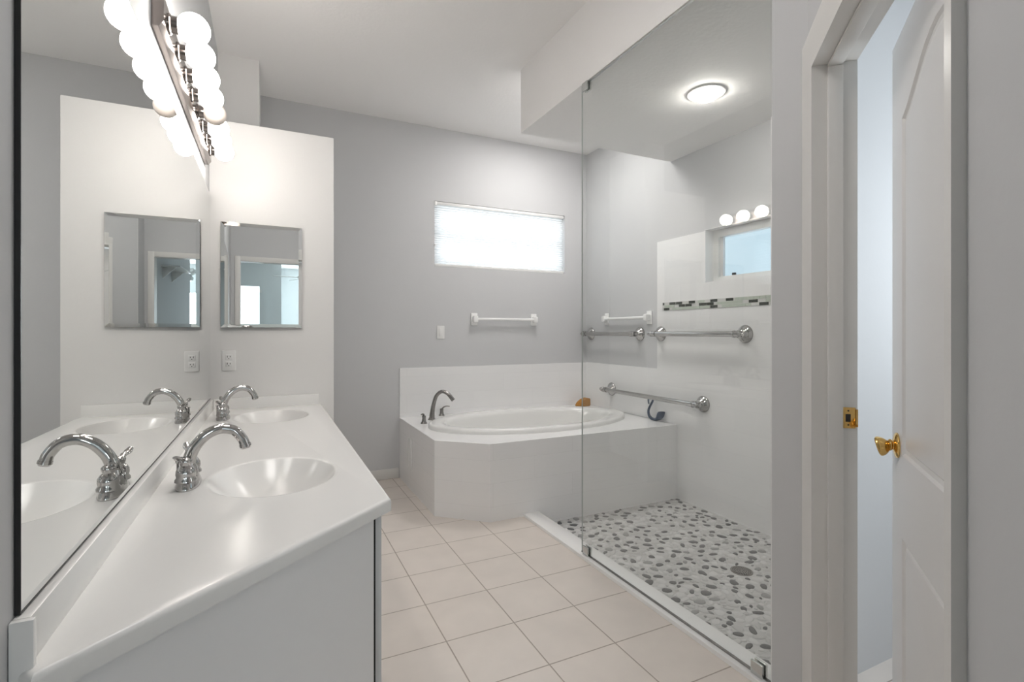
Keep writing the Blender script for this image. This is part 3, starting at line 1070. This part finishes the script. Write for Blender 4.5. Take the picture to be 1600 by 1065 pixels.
# roman tub faucet on the back left corner of the deck
tf = thing('tub_faucet', 'dark brushed arched bathtub faucet with two lever handles on the platform corner', 'faucet', (1.235, 4.06, DZ))
dirx = Vector((.83, -.56, 0)).normalized()
o0 = Vector((1.225, 4.075, DZ))
b = BM()
lathe(b, o0, (0, 0, 1), [(.034, 0), (.034, .003), (.027, .012), (.022, .02)], 24)
path = spline([o0 + Vector((0, 0, .01)), o0 + dirx * .004 + Vector((0, 0, .06)), o0 + dirx * .016 + Vector((0, 0, .13)), o0 + dirx * .04 + Vector((0, 0, .20)), o0 + dirx * .085 + Vector((0, 0, .235)), o0 + dirx * .135 + Vector((0, 0, .22)), o0 + dirx * .185 + Vector((0, 0, .165))], 7)
tube(b, path, [.024, .020, .017, .0155, .015, .0155, .017], 18)
obj('spout', b, M['nickel'], tf)
for (hx, hy) in ((1.118, 3.935), (1.362, 4.235)):
    b = BM()
    lathe(b, (hx, hy, DZ), (0, 0, 1), [(.027, 0), (.026, .004), (.018, .016), (.0145, .04), (.016, .055), (.014, .062), (0, .064)], 22)
    h = obj('handle', b, M['nickel'], tf)
    b = BM()
    c = Vector((hx, hy, DZ))
    lv = Vector((-.35, -.55, 0)) if hx < 1.2 else Vector((.6, -.2, 0))
    lv.normalize()
    tube(b, spline([c + Vector((0, 0, .052)), c + lv * .015 + Vector((0, 0, .072)), c + lv * .04 + Vector((0, 0, .082)), c + lv * .07 + Vector((0, 0, .080))], 5), [.010, .010, .008, .006], 12, flat=.7)
    obj('lever', b, M['nickel'], h)
# sponge
b = BM()
pts = [(-.072, 0), (.062, 0), (.070, .012), (.068, .075), (.030, .082), (-.02, .066), (-.055, .040), (-.074, .014)]
A = [b.verts.new((2.795 + p[0], 4.175 - .032, DZ + p[1])) for p in pts]
B = [b.verts.new((2.795 + p[0], 4.175 + .032, DZ + p[1])) for p in pts]
bridge(b, A, B); b.faces.new(A); b.faces.new(B[::-1])
bmesh.ops.bevel(b, geom=list(b.edges), offset=.007, segments=2, profile=.5, affect='EDGES', clamp_overlap=True)
tag(obj('bath_sponge', b, M['sponge'], angle=50), 'tan bath sponge in the back corner of the bathtub platform', 'sponge')

# ------------------------------------------------------------------ grab bars on the right wall
def grab_bar(ya, yb, z, xw, label, ext=.045):
    t = thing('grab_bar', label, 'grab bar', (xw, (ya + yb) / 2, z), 0, 'chrome grab bars on the right wall')
    xc = xw - .082
    b = BM()
    tube(b, [(xc, ya + ext, z), (xc, yb - ext * .6, z)], .0195, 20)
    obj('rail', b, M['chrome'], t)
    for yy, sg, ex in ((ya, 1, ext), (yb, -1, ext * .6)):
        b = BM()
        lathe(b, (xw, yy, z), (-1, 0, 0), [(.062, 0), (.062, .004), (.059, .010), (.044, .024), (.036, .030), (.030, .040), (.024, .044), (.021, .060), (.025, .064), (.025, .074)], 32)
        fl = obj('flange', b, M['chrome'], t)
        b = BM()
        lathe(b, (xc, yy - sg * .030, z), (0, sg, 0), [(.0235, 0), (.025, .004), (.025, .014), (.0215, .018), (.0215, .042), (.025, .046), (.025, .056), (.019, .060), (.019, .060 + ex - .03), (.013, .064 + ex - .03), (.009, .068 + ex - .03), (.0125, .075 + ex - .03), (.0115, .083 + ex - .03), (0, .087 + ex - .03)], 24)
        obj('end_collar', b, M['chrome'], fl)
    return t
grab_bar(4.215, 3.475, 1.226, XR, 'chrome grab bar on grey paint above the bathtub deck', .03)
grab_bar(3.205, 2.389, 1.228, XR - .008, 'upper chrome grab bar on white tile under the mosaic strip')
grab_bar(3.867, 2.757, 0.706, XR - .008, 'lowest and longest chrome grab bar, with the dark squeegee under it')

# squeegee under the low bar
sq = thing('shower_squeegee', 'dark navy hook-handled squeegee standing under the lowest grab bar', 'squeegee', (XR - .055, 3.25, DZ))
xc = XR - .052
b = BM()
P = [(3.15 + (p[0] - 3.15) * 1.25, p[1]) for p in ((3.272, .640), (3.277, .668), (3.272, .692), (3.252, .702), (3.232, .694), (3.236, .668), (3.258, .628), (3.275, .586), (3.268, .545), (3.238, .522), (3.200, .524))]
tube(b, spline([(xc, p[0], p[1]) for p in P], 6), [.006, .0075, .008, .008, .0085, .009, .0095, .0105, .0115, .0125, .012], 14)
obj('handle', b, M['navy'], sq)
b = BM()
secs = [(3.232, .5235, .014, .010), (3.205, .526, .022, .011), (3.180, .545, .030, .022), (3.160, .572, .036, .030), (3.150, .590, .038, .010)]
prev = None
for (y, z, wx, wz) in secs:
    cur = [b.verts.new((xc + wx * math.cos(2 * PI * k / 16), y + wz * .55 * math.sin(2 * PI * k / 16), max(DZ + .0005, z + wz * math.sin(2 * PI * k / 16) * .8))) for k in range(16)]
    if prev:
        bridge(b, prev, cur)
    else:
        b.faces.new(cur[::-1])
    prev = cur
b.faces.new(prev)
obj('blade_head', b, M['navy'], sq, angle=50)

# ------------------------------------------------------------------ glass screen
gs = thing('shower_glass', 'clear frameless glass panel standing on the white shower threshold', 'shower screen', (1.575, 1.77, .018))
b = BM(); box(b, 1.572, 1.1885, .0215, 1.580, 2.362, SOF - .005)[4].material_index = 1
obj('pane', b, [M['glass'], M['glass_edge']], gs, angle=0)
b = BM(); box(b, 1.569, 1.19, .0185, 1.581, 2.362, .0225)
obj('seal', b, M['nickel'], gs)
b = BM(); box(b, 1.5685, 1.19, SOF - .007, 1.5815, 2.31, SOF - .0005)
obj('top_channel', b, M['steel'], gs)
for y, z0, z1 in ((2.318, SOF - .048, SOF - .0005), (2.312, .0185, .066), (1.235, .0185, .066)):
    b = BM()
    box(b, 1.560, y - .024, z0, 1.5695, y + .024, z1, .002); box(b, 1.5805, y - .024, z0, 1.590, y + .024, z1, .002)
    box(b, 1.5695, y - .024, z0, 1.5805, y + .024, z0 + .002) if z0 < 1 else box(b, 1.5695, y - .024, z1 - .002, 1.5805, y + .024, z1)
    obj('glass_clip', b, M['steel'], gs)

# floor drain
fd = thing('floor_drain', 'round metal drain in the pebble shower floor', 'drain', (2.344, 1.947, fz))
b = BM(); lathe(b, (2.344, 1.947, fz), (0, 0, 1), [(.058, 0), (.058, .003), (.052, .0045), (.05, .0035), (0, .0035)], 36)
obj('drain_plate', b, M['nickel'], fd)
b = BM()
for r, n in ((.012, 6), (.024, 12), (.036, 18), (.045, 24)):
    for k in range(n):
        a = 2 * PI * k / n
        lathe(b, (2.344 + r * math.cos(a), 1.947 + r * math.sin(a), fz + .003), (0, 0, 1), [(.0026, 0), (.0026, .001)], 8)
obj('drain_holes', b, M['dark'], fd)

# shower ceiling light
cl = thing('ceiling_light', 'round lit ceiling light with white trim above the shower', 'ceiling light', (2.262, 2.12, SOF))
LX, LY = 2.262, 2.12
b = BM(); lathe(b, (LX, LY, SOF), (0, 0, -1), [(.107, 0), (.107, .003), (.103, .007), (.085, .010), (.074, .010), (.070, .006), (.060, .004)], 40)
obj('trim_ring', b, M['plastic'], cl)
b = BM(); lathe(b, (LX, LY, SOF), (0, 0, -1), [(.066, .003), (.065, .014), (.061, .026), (.050, .036), (.030, .042), (0, .044)], 36)
obj('lens', b, M['lens'], cl, angle=60)

# ------------------------------------------------------------------ seen only in the small mirrors
sf = thing('wire_shelf', 'white closet shelf with bracket on the hallway wall, seen in the mirror', 'shelf', (.72, -1.7, 2.05))
b = BM(); box(b, .52, -1.75, 2.05, .72, -.95, 2.065)
obj('shelf_board', b, M['plastic'], sf)
for y in (-1.05, -1.6):
    b = BM(); prism(b, [(0, 0), (.14, 0), (0, -.14)], -.008, .008)
    bmesh.ops.transform(b, matrix=Matrix(((-1, 0, 0, .719), (0, 0, 1, y), (0, 1, 0, 2.05), (0, 0, 0, 1))), verts=b.verts)
    obj('bracket', b, M['plastic'], sf)
fn = thing('ceiling_fan', 'pale ceiling fan in the bedroom beyond the doorway, seen in the cabinet mirror', 'fan', (.93, -4.2, 2.74))
b = BM(); lathe(b, (.93, -4.2, 2.739), (0, 0, -1), [(.07, 0), (.06, .04), (.02, .06), (.016, .07), (.016, .36)], 20)
obj('down_rod', b, M['fan'], fn)
b = BM(); lathe(b, (.93, -4.2, 2.39), (0, 0, -1), [(.05, 0), (.12, .02), (.13, .07), (.10, .11), (.06, .13), (.09, .17), (.08, .22), (0, .24)], 24)
obj('motor', b, M['fan'], fn)
for k in range(5):
    a = 2 * PI * k / 5 + .5
    b = BM()
    box(b, .12, -.065, -.004, .66, .065, .004, .003)
    bmesh.ops.transform(b, matrix=Matrix.Translation((.93, -4.2, 2.31)) @ Matrix.Rotation(a, 4, 'Z') @ Matrix.Rotation(.2, 4, 'X'), verts=b.verts)
    obj('blade', b, M['fan'], fn)
